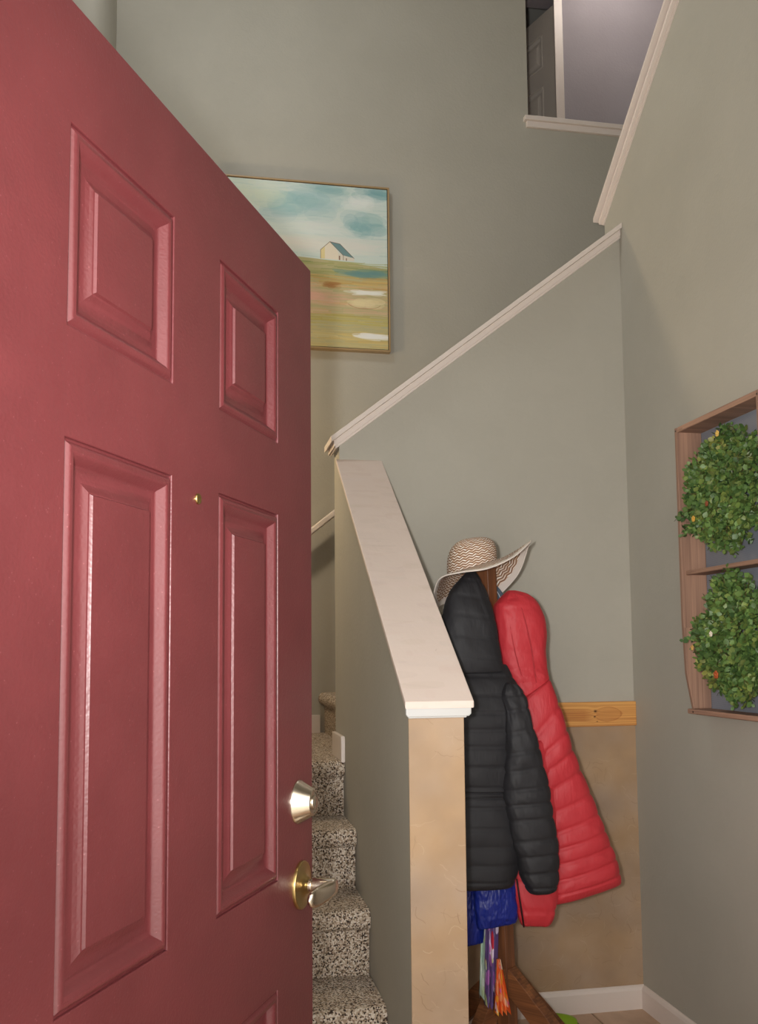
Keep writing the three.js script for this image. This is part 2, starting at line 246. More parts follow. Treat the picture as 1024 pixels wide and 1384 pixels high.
// ---------------------------------------------------------------- trims
const lab = (o, l) => { o.userData.label = l; return o; };
let trims = 1;
function trim(geos, label, mat = whitePaint) { const m = struct(mesh('trim_x', geos, mat), label); m.name = 'trim_' + (++trims); return m; }
{ // sloping cap of the back partition: board, cove and bead, cut plumb at both ends
  const x0 = 0.478, x1 = XR, band = (a, b) => [[x0, slopeP(x0) + a], [x1, slopeP(x1) + a], [x1, slopeP(x1) + b], [x0, slopeP(x0) + b]];
  const b2 = (xa, a, b) => [[xa, slopeP(xa) + a], [x1, slopeP(x1) + a], [x1, slopeP(x1) + b], [xa, slopeP(xa) + b]];
  trim([exXY(b2(0.465, 0.029, 0.051), ZP - 0.03, ZB + 0.03, 0.003), exXY(band(0.004, 0.029), ZP - 0.014, ZB + 0.014, 0.002), exXY(b2(0.484, -0.006, 0.006), ZP - 0.01, ZB + 0.009, 0.002)], 'off-white sloping cap along the top of the back partition');
  // right wall
  const z0 = -3.56, z1 = -2.21, zb = (za, a, b) => [[za, slopeR(za) + a], [z1, slopeR(z1) + a], [z1, slopeR(z1) + b], [za, slopeR(za) + b]];
  trim([exZY(zb(z0, 0.028, 0.045), XR - 0.04, XR + 0.16, 0.002), exZY(zb(z0 + 0.012, 0.02, 0.028), XR - 0.012, XR + 0.132, 0.001), exZY(zb(z0 + 0.015, 0.002, 0.02), XR - 0.022, XR + 0.142, 0.002), exZY(zb(z0 + 0.02, -0.006, 0.002), XR - 0.008, XR + 0.128, 0.001), rbox(XR - 0.03, XR + 0.15, 4.12, 4.14, -2.23, ZD)], 'off-white sloping cap along the top of the right wall');
  // half wall beside the lower stairs
  const c0 = ZH + 0.024, hb = (za, a, b, ze = ZB) => [[za, slopeH(za) + a], [ze, slopeH(ze) + a], [ze, slopeH(ze) + b], [za, slopeH(za) + b]];
  trim([exZY(hb(c0, -0.017, 0), HX0 - 0.013, HX1 + 0.022, 0.003)], 'wide off-white board capping the half wall', capPaint);
  trim([exXY([[HX0 - 0.006, 1.172], [HX1 + 0.010, 1.172], [HX1 + 0.016, 1.178], [HX1 + 0.016, 1.195], [HX0 - 0.010, 1.195], [HX0 - 0.010, 1.178]], ZH + 0.005, ZH + 0.02, 0.002), rbox(HX0 - 0.003, HX1 + 0.006, 1.168, 1.175, ZH + 0.005, ZH + 0.013, 0.002),
    exZY(hb(ZH + 0.005, -0.045, -0.018), HX1, HX1 + 0.010, 0.001)], 'white moulding under the cap of the half wall', std('#c6c5c3', 0.4));
  // sill of the opening to the upper hall
  trim([rbox(1.645, XE, 4.098, 4.122, ZF - 0.15, ZF + 0.03, 0.004), rbox(1.66, XE, 4.066, 4.099, ZF - 0.005, ZF + 0.016, 0.003)], 'white ledge of the opening to the upper hall');
  const baseProf = (t = 0.014, h = 0.084) => [[0, 0], [t, 0], [t, h - 0.016], [t - 0.004, h - 0.006], [0.004, h], [0, h]];
  const along = (pts, len) => new THREE.ExtrudeGeometry(poly(pts), { depth: len, bevelEnabled: false });
  const nm = (g, n, l) => { const m = struct(mesh(n, uvm(g), whitePaint), l); m.name = n; };
  nm(along(baseProf().map(([a, b]) => [-a, b]), XR - HX1).rotateY(Math.PI / 2).translate(HX1, 0, ZB + 0.004), 'baseboard_back', 'white baseboard along the tan plaster');
  nm(along(baseProf().map(([a, b]) => [-a, b]), ZD - ZB - 0.018).translate(XR, 0, ZB + 0.018), 'baseboard_right', 'white baseboard of the right wall');
  const ly = 5 * RISE;
  nm(box(XL, 0.56, ly, ly + 0.084, ZF, ZF + 0.014), 'baseboard_landing', 'white baseboard on the stair landing');
  nm([exZY([[-3.305, ly - 0.005], [ZP, ly - 0.005], [ZP, ly + 0.084], [-3.312, ly + 0.084], [-3.305, ly + 0.07]], HX0 - 0.014, HX0, 0.002)][0], 'baseboard_stair', 'short white baseboard on the corner of the partition');
  // knotty pine chair rail
  trim(rbox(HX1, XR, 1.043, 1.135, ZB, ZB + 0.018, 0.003), 'knotty pine board across the back wall above tan plaster', pine);
}

// ---------------------------------------------------------------- stairs
{
  const st = group('staircase', 'speckled brown carpeted stairs rising to a landing behind the red door', 'stairs');
  const nose = (top, zn, back, bottom) => {                             // (z, y) outline of one step with a rolled nosing
    const p = [[back, bottom], [zn - 0.03, bottom], [zn - 0.03, top - 0.062], [zn - 0.026, top - 0.052]];
    for (let k = 0; k <= 10; k++) { const a = -Math.PI / 2 + k / 10 * Math.PI; p.push([zn - 0.03 + Math.cos(a) * 0.03, top - 0.03 + Math.sin(a) * 0.03]); }
    p.push([back, top]); return p;
  };
  for (let i = 1; i <= 4; i++) { const zn = -2.313 - RUN * (i - 1); mesh('step', exZY(nose(RISE * i, zn, zn - RUN - 0.03, RISE * (i - 1)), XL + 0.002, HX0 - 0.002), carpet, st); }
  mesh('landing', exZY(nose(RISE * 5, -3.30, ZF, RISE * 4), XL + 0.002, HX0 - 0.002), carpet, st);
  const s2 = group('staircase', 'upper carpeted flight whose rolled first step shows behind the partition corner', 'stairs');
  mesh('landing', box(HX0, 0.583, RISE * 4, RISE * 5, ZF + 0.002, ZP - 0.002), carpet, s2);
  for (let i = 0; i < 5; i++) {                                         // second flight, to the right behind the partition
    const xn = 0.553 + RUN * i, top = RISE * (6 + i), pts = nose(top, -xn, -xn - RUN - 0.03 - (i === 4 ? 0.9 : 0), top - RISE).map(([z, y]) => [-z, y]);
    mesh('step', exXY(pts, ZF + 0.002, ZP - 0.002), carpet, s2);
  }
}
// handrail of the second flight
{
  const h = group('handrail', 'off-white handrail sloping up the wall between red door and partition', 'handrail');
  const y = (x) => 1.955 + (x - 0.578) * 0.8;
  mesh('rail', exXY([[0.2, y(0.2) - 0.016], [1.5, y(1.5) - 0.016], [1.5, y(1.5) + 0.02], [0.2, y(0.2) + 0.02]], ZF + 0.055, ZF + 0.105, 0.008), whitePaint, h);
  for (const x of [0.35, 1.3]) mesh('bracket', [box(x - 0.012, x + 0.012, y(x) - 0.06, y(x) - 0.012, ZF + 0.06, ZF + 0.085), box(x - 0.02, x + 0.02, y(x) - 0.08, y(x) - 0.04, ZF, ZF + 0.07)], nickel, h);
}

// ---------------------------------------------------------------- painting
{
  const p = group('framed_painting', 'landscape painting of a small barn under a teal sky in thin wood frame', 'painting', 0.485, 2.81, ZF);
  const w = 0.86, h = 0.845, c = document.createElement('canvas'); c.width = c.height = 1024; const x = c.getContext('2d'), S = 1024;
  const blob = (cx, cy, rx, ry, col, al, n = 14) => { for (let i = 0; i < n; i++) { x.fillStyle = `rgba(${col},${al * rr(0.4, 1)})`; x.beginPath(); x.ellipse((cx + rr(-1, 1) * rx * 0.6) * S, (cy + rr(-1, 1) * ry * 0.6) * S, rx * rr(0.25, 0.7) * S, ry * rr(0.25, 0.7) * S, rr(-0.15, 0.15), 0, 7); x.fill(); } };
  const strokes = (y0, y1, cols, n, len = 0.2, al = 0.3) => { for (let i = 0; i < n; i++) { x.strokeStyle = `rgba(${cols[Math.floor(rnd() * cols.length)]},${al * rr(0.3, 1)})`; x.lineWidth = rr(2, 11); const a = rr(-0.1, 1) * S, b = rr(y0, y1) * S; x.beginPath(); x.moveTo(a, b); x.quadraticCurveTo(a + len * S * 0.5, b + rr(-9, 9), a + len * rr(0.4, 1) * S, b + rr(-8, 8)); x.stroke(); } };
  x.fillStyle = '#cfdcd6'; x.fillRect(0, 0, S, S);
  strokes(0, 0.46, ['150,190,190', '190,212,206', '218,226,216', '130,172,176'], 260, 0.16, 0.22);
  blob(0.45, 0.14, 0.28, 0.1, '136,182,186', 0.16, 22); blob(0.85, 0.24, 0.16, 0.09, '120,170,176', 0.2, 18); blob(0.95, 0.03, 0.2, 0.05, '110,160,166', 0.2, 14); blob(0.62, 0.02, 0.2, 0.05, '130,172,176', 0.16);
  blob(0.2, 0.1, 0.2, 0.12, '214,222,200', 0.2, 20); blob(0.85, 0.1, 0.12, 0.06, '228,234,230', 0.28, 16); blob(0.5, 0.28, 0.3, 0.05, '220,228,222', 0.22, 20); blob(0.5, 0.38, 0.5, 0.06, '226,224,214', 0.22, 26); blob(0.12, 0.36, 0.2, 0.08, '226,214,192', 0.2);
  x.fillStyle = '#b9b184'; x.beginPath(); x.moveTo(0, 0.445 * S); x.quadraticCurveTo(0.6 * S, 0.45 * S, S, 0.5 * S); x.lineTo(S, S); x.lineTo(0, S); x.fill();
  strokes(0.47, 0.57, ['140,150,84', '160,164,96', '122,140,80', '176,172,112'], 150, 0.3, 0.5); blob(0.88, 0.54, 0.2, 0.028, '104,146,146', 0.4, 18);
  strokes(0.56, 0.63, ['206,170,96', '214,182,110', '188,146,80'], 120, 0.3, 0.5);
  strokes(0.61, 0.8, ['220,180,152', '214,170,140', '226,194,164', '212,176,120'], 220, 0.3, 0.45); blob(0.66, 0.62, 0.06, 0.02, '168,118,66', 0.5, 12); blob(0.55, 0.69, 0.2, 0.05, '224,176,158', 0.3, 16);
  blob(0.86, 0.655, 0.13, 0.016, '238,238,230', 0.7, 18); blob(0.86, 0.72, 0.12, 0.035, '230,214,170', 0.5, 16); x.strokeStyle = 'rgba(150,108,66,0.6)'; x.lineWidth = 3; x.beginPath(); x.ellipse(0.86 * S, 0.72 * S, 0.1 * S, 0.035 * S, 0, 0.3, 2.9); x.stroke();
  strokes(0.8, 0.86, ['186,178,92', '204,190,112', '176,160,84'], 90, 0.3, 0.5); strokes(0.86, 0.9, ['150,170,150', '188,188,150', '206,186,120'], 50, 0.2, 0.45);
  strokes(0.9, 1.0, ['214,190,120', '204,174,104', '220,204,146'], 120, 0.3, 0.5); blob(0.93, 0.925, 0.12, 0.022, '240,240,236', 0.7, 18);
  const pl = (pts, f) => { x.fillStyle = f; x.beginPath(); pts.forEach(([a, b], i) => (i ? x.lineTo(a * S, b * S) : x.moveTo(a * S, b * S))); x.fill(); };
  pl([[0.6, 0.46], [0.6, 0.405], [0.655, 0.352], [0.705, 0.415], [0.705, 0.462]], '#e6dcc8'); pl([[0.6, 0.46], [0.6, 0.405], [0.625, 0.385], [0.625, 0.46]], '#e2d29a');
  pl([[0.705, 0.42], [0.8, 0.445], [0.8, 0.465], [0.705, 0.462]], '#dcd6c8'); pl([[0.655, 0.352], [0.715, 0.362], [0.8, 0.445], [0.735, 0.432]], '#6f8f92');
  x.strokeStyle = 'rgba(96,72,50,0.75)'; x.lineWidth = 3; x.beginPath(); [[0.6, 0.46], [0.6, 0.405], [0.655, 0.352], [0.735, 0.432], [0.735, 0.462]].forEach(([a, b], i) => (i ? x.lineTo(a * S, b * S) : x.moveTo(a * S, b * S))); x.moveTo(0.655 * S, 0.352 * S); x.lineTo(0.715 * S, 0.362 * S); x.lineTo(0.8 * S, 0.447 * S); x.stroke();
  pl([[0.708, 0.435], [0.716, 0.436], [0.716, 0.462], [0.708, 0.462]], '#8a6c56'); pl([[0.75, 0.448], [0.756, 0.448], [0.756, 0.464], [0.75, 0.464]], '#8a6c56');
  const t = new THREE.CanvasTexture(c); t.colorSpace = THREE.SRGBColorSpace;
  const f = 0.008, d = 0.04;
  mesh('canvas', [new THREE.PlaneGeometry(w - 2 * f - 0.008, h - 2 * f - 0.008).translate(0, h / 2, d - 0.006)], std('#ffffff', 0.65, { map: t }), p);
  mesh('backing', box(-w / 2 + f, w / 2 - f, f, h - f, 0.003, d - 0.008), std('#3d352b', 0.8), p);
  mesh('frame', [rbox(-w / 2, w / 2, 0, f, 0.001, d, 0.0015), rbox(-w / 2, w / 2, h - f, h, 0.001, d, 0.0015), rbox(-w / 2, -w / 2 + f, f, h - f, 0.001, d, 0.0015), rbox(w / 2 - f, w / 2, f, h - f, 0.001, d, 0.0015)], std('#a88d66', 0.4), p);
}

// ---------------------------------------------------------------- crate on the right wall with two boxwood bushes
{
  const zl = -2.85, zr = -2.365, yb = 1.122, yt = 2.062, dp = 0.092, xf = XR - dp, b = 0.016;
  const cr = group('wooden_crate', 'weathered two-compartment wooden crate hung on the right wall', 'crate');
  const side = (z0, z1, m) => uvm(new THREE.ExtrudeGeometry(poly([[XR - 0.003, yb + b], [xf + 0.026, yb + b], [xf + 0.006, yb + 0.13], [xf, yb + 0.3], [xf, yt], [XR - 0.003, yt]]), { depth: z1 - z0 - 0.004, bevelEnabled: true, bevelSize: 0.002, bevelOffset: -0.002, bevelThickness: 0.002, bevelSegments: 1 }).translate(0, 0, z0 + 0.002));
  lab(mesh('board', side(zl, zl + b), crateWoodV, cr), 'tall side board with a tapered foot'); mesh('board', side(zr - b, zr), crateWoodV, cr);
  mesh('board', rbox(xf + 0.002, XR - 0.003, yt - b, yt + 0.002, zl + b, zr - b), crateWood, cr);
  mesh('board', rbox(xf + 0.014, XR - 0.003, yb, yb + b, zl - 0.006, zr + 0.006), crateWood, cr);
  mesh('divider', rbox(xf + 0.014, XR - 0.006, 1.572, 1.586, zl + b, zr - b), crateWood, cr);
  for (const [y, z] of [[yt - 0.01, zl + 0.008], [yt - 0.012, zr - 0.009], [yb + 0.007, zl + 0.03]]) mesh('nail', new THREE.CylinderGeometry(0.0028, 0.0028, 0.002, 10).rotateZ(Math.PI / 2).translate(xf + (y < 1.3 ? 0.014 : 0), y, z), darkMetal, cr);
  lab(mesh('back_panel', box(XR - 0.004, XR - 0.0015, yb + b, yt - b, zl + b, zr - b), std('#ffffff', 0.55, { map: dataTex(128, 128, (u, v) => { const s = ((u * 16) % 1 < 0.3 || (v * 16) % 1 < 0.3) ? 22 : 0; return [118 + s, 122 + s, 132 + s]; }, [0.06, 0.06]) }), cr), 'blue-grey wire cloth back');
  // bushes
  const leafGeo = (L, Wd) => { const P = [], I = [], C = []; for (let i = 0; i <= 3; i++) { const s = i / 3, w = Wd * [0.18, 0.85, 0.95, 0.1][i], y = L * s, zz = 0.18 * L * s * s; P.push(-w, y, zz + 0.12 * w, 0, y, zz, w, y, zz + 0.12 * w); } for (let i = 0; i < 3; i++) for (let k = 0; k < 2; k++) { const a = i * 3 + k; I.push(a, a + 1, a + 4, a, a + 4, a + 3); } return [P, I]; };
  const pal = ['#4f6a34', '#5d7a3c', '#415c30', '#6c8846', '#374f2a', '#808c42', '#8a8a44', '#557038'].map((q) => new THREE.Color(q));
  function bush(cy, cz, ry, rz, label, flowers, n) {
    const root = group('boxwood_bush', label, 'plant', XR - 0.05, cy, cz, undefined);
    const P = [], I = [], C = [], [lp, li] = leafGeo(1, 0.42), v = new THREE.Vector3(), q = new THREE.Quaternion(), up = new THREE.Vector3(0, 1, 0), col = new THREE.Color();
    const stemP = [];
    for (let s = 0; s < n; s++) {                                       // sprigs that leave the heart of the bush, each with pairs of leaves
      const th = Math.acos(1 - rnd() * 1.02), ph = rnd() * Math.PI * 2;
      const dir = new THREE.Vector3(-Math.cos(th), Math.sin(th) * Math.cos(ph), Math.sin(th) * Math.sin(ph));
      const R = rr(0.7, 1.0) * (0.82 + 0.34 * fbm(th * 1.3, ph * 1.1, 64, 33 + Math.round(cy * 10), 2)) * (rnd() < 0.06 ? 1.14 : 1) * (cy > 1.6 && dir.z < -0.72 && dir.y < -0.15 && dir.y > -0.6 ? 1.2 : 1);
      const tip = new THREE.Vector3(dir.x * 0.085 * R - 0.012, dir.y * ry * R, dir.z * rz * R);
      const start = tip.clone().multiplyScalar(0.45), ax = tip.clone().sub(start).normalize();
      ax.add(new THREE.Vector3(rr(-0.3, 0.1), rr(-0.3, 0.5), rr(-0.3, 0.3))).normalize();
      const base = pal[Math.floor(rnd() * rnd() * 8)], len = rr(0.045, 0.065);
      for (let k = 0; k < 10; k++) {
        const t = k / 9, pos = tip.clone().addScaledVector(ax, (t - 1) * len), roll = k * 2.4 + rnd();
        const side = new THREE.Vector3().crossVectors(ax, Math.abs(ax.y) > 0.9 ? new THREE.Vector3(1, 0, 0) : up).normalize().applyAxisAngle(ax, roll);
        const d = side.multiplyScalar(k === 9 ? 0.35 : 0.9).add(ax.clone().multiplyScalar(0.6)).normalize();
        q.setFromUnitVectors(up, d); const q2 = new THREE.Quaternion().setFromAxisAngle(d, rr(0, 6.28)); q.premultiply(q2);
        const L = rr(0.015, 0.022) * (k === 9 ? 0.7 : 1), o = P.length / 3;
        col.copy(base).lerp(pal[Math.floor(rnd() * 8)], 0.35).multiplyScalar(rr(0.8, 1.2));
        for (let a = 0; a < lp.length; a += 3) { v.set(lp[a] * L, lp[a + 1] * L, lp[a + 2] * L).applyQuaternion(q).add(pos); if (v.x > 0.04) v.x = 0.04; P.push(v.x, v.y, v.z); C.push(col.r, col.g, col.b); }
        for (const a of li) I.push(a + o);
      }
      if (s % 3 === 0) stemP.push([start.clone().multiplyScalar(0.5), tip.clone().addScaledVector(ax, -0.005)]);
    }
    const g = new THREE.BufferGeometry(); g.setAttribute('position', new THREE.Float32BufferAttribute(P, 3)); g.setAttribute('color', new THREE.Float32BufferAttribute(C, 3)); g.setIndex(I); g.computeVertexNormals();
    const f = mesh('leaves', g, std('#ffffff', 0.5, { vertexColors: true, side: THREE.DoubleSide }), root); f.userData.kind = 'stuff';
    mesh('stems', stemP.map(([a, b2]) => { const d = b2.clone().sub(a), L = d.length(); return new THREE.CylinderGeometry(0.001, 0.0016, L, 5).applyQuaternion(new THREE.Quaternion().setFromUnitVectors(up, d.normalize())).translate((a.x + b2.x) / 2, (a.y + b2.y) / 2, (a.z + b2.z) / 2); }), std('#5a4a2a', 0.8), root).userData.kind = 'stuff';
    for (const [dx, dy, dz, c, r] of flowers) {
      const pts = []; for (let k = 0; k < 5; k++) { const a = k * 1.257; pts.push(new THREE.SphereGeometry(r * 0.55, 10, 7).scale(0.5, 1, 1).translate(0, Math.cos(a) * r * 0.6, Math.sin(a) * r * 0.6)); }
      pts.push(new THREE.SphereGeometry(r * 0.35, 8, 6).translate(-r * 0.2, 0, 0));
      mesh('flower', pts, std(c, 0.6), root).position.set(dx, dy, dz);
    }
  }
  bush(1.815, -2.585, 0.2, 0.235, 'upper boxwood bush in the crate, with yellow blossoms', [[-0.08, 0.155, 0.06, '#d8b35a', 0.009], [-0.1, -0.085, -0.06, '#d0a040', 0.009], [-0.1, -0.05, 0.02, '#8a4a2a', 0.008]], 430);
  bush(1.355, -2.57, 0.22, 0.205, 'lower boxwood bush in the crate, with a white and an orange blossom', [[-0.1, 0.02, 0.0, '#ece2cc', 0.008], [-0.1, -0.1, 0.02, '#b0562a', 0.011], [-0.07, -0.02, -0.165, '#d8a860', 0.008]], 430);
}

// ---------------------------------------------------------------- coat rack
const RX = 0.955, RZ = -2.93;
{
  const r = group('coat_rack', 'brown wooden coat tree with slanted feet in the corner', 'coat rack', RX, 0, RZ);
  r.quaternion.setFromAxisAngle(new THREE.Vector3(0, 0, 1), 0.03).multiply(new THREE.Quaternion().setFromAxisAngle(new THREE.Vector3(0, 1, 0), -51.5 * Math.PI / 180));                                 // local +z is the foot that points at the stairs
  mesh('post', rbox(-0.025, 0.025, 0.03, 1.6, -0.025, 0.025, 0.003), walnutV, r);
  for (let k = 0; k < 4; k++) {
    const f = mesh('foot', [exZY([[0.022, 0.265], [0.022, 0.345], [0.03, 0.345], [0.33, 0.06], [0.33, 0.045], [0.255, 0.045]], -0.02, 0.02, 0.002), exZY([[0.026, 0], [0.36, 0], [0.36, 0.045], [0.026, 0.045]], -0.021, 0.021, 0.002)], walnut, r); f.rotation.y = k * Math.PI / 2;
    const p = mesh('peg', new THREE.CylinderGeometry(0.009, 0.011, 0.05, 14).rotateX(Math.PI / 2 - 0.5).translate(0, k % 2 ? 1.44 : 1.41, 0.045), walnut, r); p.rotation.y = k * Math.PI / 2;
  }
}

// ---------------------------------------------------------------- clothes
const cloth = dataTex(256, 256, (u, v) => { const k = 255 * (0.5 * fbm(u * 10, v * 10, 10, 81, 4) + 0.5 * fbm(u * 40, v * 14, 560, 84, 2)); return [k, k, k]; }, [0.25, 0.25], false);
const DATA = {
  blackHood: [[0.818, 1.581, 0.837, 1.581, -2.82, 0.02], [0.784, 1.55, 0.855, 1.541, -2.81, 0.07], [0.747, 1.503, 0.875, 1.485, -2.8, 0.1], [0.728, 1.448, 0.887, 1.425, -2.79, 0.12], [0.714, 1.385, 0.896, 1.362, -2.785, 0.12], [0.707, 1.327, 0.903, 1.303, -2.78, 0.12], [0.701, 1.26, 0.911, 1.267, -2.78, 0.1]],
  blackBody: [[0.741, 1.295, 0.925, 1.289, -2.79, 0.03], [0.713, 1.26, 0.943, 1.25, -2.79, 0.09], [0.698, 1.202, 0.97, 1.198, -2.79, 0.13], [0.698, 1.149, 0.978, 1.143, -2.79, 0.15], [0.697, 1.098, 0.973, 1.094, -2.79, 0.15], [0.701, 1.048, 0.957, 1.043, -2.79, 0.15], [0.704, 0.988, 0.946, 0.983, -2.79, 0.15], [0.706, 0.931, 0.945, 0.923, -2.79, 0.14], [0.706, 0.916, 0.945, 0.907, -2.79, 0.135], [0.705, 0.899, 0.947, 0.892, -2.79, 0.135], [0.705, 0.872, 0.948, 0.863, -2.79, 0.14], [0.702, 0.812, 0.952, 0.801, -2.79, 0.15], [0.701, 0.758, 0.955, 0.748, -2.79, 0.15], [0.7, 0.704, 0.949, 0.696, -2.79, 0.15], [0.7, 0.658, 0.934, 0.648, -2.79, 0.15], [0.701, 0.633, 0.924, 0.627, -2.79, 0.13]],
  blackSleeve: [[0.905, 1.236, 0.935, 1.232, -2.735, 0.03], [0.886, 1.197, 0.96, 1.202, -2.735, 0.06], [0.894, 1.148, 0.971, 1.16, -2.735, 0.08], [0.893, 1.083, 0.984, 1.1, -2.735, 0.095], [0.894, 1.023, 1.001, 1.04, -2.735, 0.1], [0.888, 0.971, 1.014, 0.987, -2.735, 0.1], [0.885, 0.917, 1.029, 0.929, -2.735, 0.1], [0.891, 0.874, 1.035, 0.883, -2.735, 0.1], [0.899, 0.83, 1.04, 0.837, -2.735, 0.1], [0.909, 0.767, 1.051, 0.778, -2.735, 0.1], [0.924, 0.723, 1.054, 0.73, -2.735, 0.1], [0.934, 0.674, 1.053, 0.68, -2.735, 0.095], [0.95, 0.634, 1.049, 0.635, -2.735, 0.09], [0.965, 0.612, 1.035, 0.614, -2.735, 0.06]],
  redHood: [[0.971, 1.524, 0.996, 1.524, -2.9, 0.03], [0.936, 1.491, 1.046, 1.508, -2.9, 0.08], [0.923, 1.462, 1.077, 1.465, -2.9, 0.11], [0.924, 1.401, 1.094, 1.405, -2.9, 0.12], [0.932, 1.33, 1.092, 1.333, -2.9, 0.11], [0.946, 1.271, 1.095, 1.276, -2.9, 0.1], [0.966, 1.224, 1.098, 1.239, -2.89, 0.09], [0.986, 1.177, 1.099, 1.215, -2.88, 0.07]],
  redBody: [[0.973, 1.167, 1.091, 1.242, -2.87, 0.08], [1.004, 1.043, 1.118, 1.164, -2.87, 0.11], [1.02, 0.988, 1.141, 1.084, -2.87, 0.13], [1.026, 0.935, 1.159, 1.023, -2.87, 0.13], [1.035, 0.879, 1.185, 0.957, -2.87, 0.12], [1.048, 0.815, 1.218, 0.882, -2.87, 0.12], [1.059, 0.757, 1.241, 0.818, -2.87, 0.12], [1.067, 0.709, 1.262, 0.764, -2.87, 0.13], [1.071, 0.664, 1.28, 0.718, -2.87, 0.13], [1.07, 0.614, 1.297, 0.675, -2.87, 0.13], [1.069, 0.573, 1.308, 0.629, -2.87, 0.13], [1.07, 0.54, 1.312, 0.594, -2.87, 0.09]],
  redFront: [[0.951, 1.054, 1.072, 1.051, -2.84, 0.06], [0.943, 0.919, 1.088, 0.914, -2.84, 0.07], [0.94, 0.784, 1.094, 0.777, -2.84, 0.07], [0.938, 0.683, 1.094, 0.676, -2.84, 0.07], [0.941, 0.628, 1.092, 0.62, -2.84, 0.07], [0.956, 0.541, 1.083, 0.533, -2.84, 0.07], [0.971, 0.491, 1.062, 0.483, -2.84, 0.03]],
  blueBody: [[0.822, 0.724, 0.949, 0.718, -2.83, 0.06], [0.821, 0.636, 0.95, 0.634, -2.83, 0.06], [0.82, 0.582, 0.953, 0.579, -2.83, 0.06], [0.823, 0.531, 0.957, 0.536, -2.83, 0.06], [0.83, 0.492, 0.952, 0.504, -2.83, 0.03]],
  blueBack: [[0.74, 0.72, 0.867, 0.714, -2.87, 0.06], [0.738, 0.632, 0.865, 0.625, -2.87, 0.06], [0.74, 0.565, 0.864, 0.558, -2.87, 0.06], [0.741, 0.499, 0.863, 0.496, -2.87, 0.06], [0.744, 0.429, 0.859, 0.441, -2.87, 0.03]]
};
// a padded piece of a jacket: rows run across it, each row is a quilting seam; row = [xl, yl, xr, yr, z, depth]
function padded(rows, o = {}) {
  const { puff = 0.012, nv = 9, nu = 64, pow = 0.75, wr = 0.006, s = 1, seam = 0.55 } = o, R = rows.length, P = [], U = [], I = [];
  const cr = (k, t) => { const g = (i) => rows[Math.max(0, Math.min(R - 1, i))], a = g(k - 1), b = g(k), c = g(k + 1), d = g(k + 2); return b.map((_, j) => 0.5 * (2 * b[j] + (c[j] - a[j]) * t + (2 * a[j] - 5 * b[j] + 4 * c[j] - d[j]) * t * t + (3 * b[j] - a[j] - 3 * c[j] + d[j]) * t * t * t)); };
  const n = (R - 1) * nv, ring = [];
  for (let i = 0; i <= n; i++) {
    const k = Math.min(R - 2, Math.floor(i / nv)), t = i / nv - k, [xl, yl, xr, yr, z, d] = cr(k, t);
    const pf = puff * Math.pow(Math.sin(Math.PI * Math.min(1, Math.max(0, t))), seam), cx = (xl + xr) / 2, cy = (yl + yr) / 2, a = Math.hypot(xr - xl, yr - yl) / 2, ex = (xr - xl) / 2 / a, ey = (yr - yl) / 2 / a;
    const out = (i === 0 || i === n) ? 0.0 : 1;
    for (let j = 0; j <= nu; j++) {
      const th = j / nu * Math.PI * 2, c = Math.cos(th), sn = Math.sin(th), cc = Math.sign(c) * Math.abs(c) ** pow, ss = Math.sign(sn) * Math.abs(sn) ** pow;
      const w = (fbm(th * 2.2 + 9 * s, i * 0.16, 64, 90 + s, 3) - 0.5) * 2 * wr + (fbm(th * 5 + i * 0.1, i * 0.05 * s, 64, 95 + s, 2) - 0.5) * wr;
      const A = a - puff * 0.6 + pf * 0.6 + w * 0.4, B = d / 2 - puff + pf + w;
      P.push(cx + ex * cc * A, cy + ey * cc * A + (pf * 0.0), z + ss * Math.max(0.004, B)); U.push(cx + cc * A, cy);
    }
  }
  const M = nu + 1;
  for (let i = 0; i < n; i++) for (let j = 0; j < nu; j++) { const a = i * M + j, b = a + 1; I.push(a, b, a + M, b, b + M, a + M); }
  for (const e of [0, n]) { const m = P.length / 3; let x = 0, y = 0, z = 0; for (let j = 0; j < nu; j++) { x += P[(e * M + j) * 3]; y += P[(e * M + j) * 3 + 1]; z += P[(e * M + j) * 3 + 2]; } P.push(x / nu, y / nu, z / nu); U.push(x / nu, y / nu); for (let j = 0; j < nu; j++) e ? I.push(e * M + j, e * M + j + 1, m) : I.push(e * M + j + 1, e * M + j, m); }
  const g = new THREE.BufferGeometry(); g.setAttribute('position', new THREE.Float32BufferAttribute(P, 3)); g.setAttribute('uv', new THREE.Float32BufferAttribute(U, 2)); g.setIndex(I); g.computeVertexNormals(); return g;
}
const tubeAlong = (pts, r, n = 40) => new THREE.TubeGeometry(new THREE.CatmullRomCurve3(pts.map((p) => new THREE.Vector3(...p))), n, r, 8);
{
  const blk = std('#1f1e22', 0.68, { bumpMap: cloth, bumpScale: 0.0012, sheen: 0.4, sheenRoughness: 0.5, sheenColor: new THREE.Color('#555560') });
  const j = group('black_jacket', 'black quilted hooded jacket hanging in front on the coat rack', 'jacket');
  mesh('hood', padded(DATA.blackHood, { puff: 0.003, wr: 0.003, s: 1, seam: 0.3 }), blk, j);
  mesh('body', padded(DATA.blackBody, { puff: 0.005, wr: 0.003, s: 2, seam: 0.4 }), blk, j);
  mesh('sleeve', padded(DATA.blackSleeve, { puff: 0.006, wr: 0.004, s: 3, seam: 0.4 }), blk, j);
}
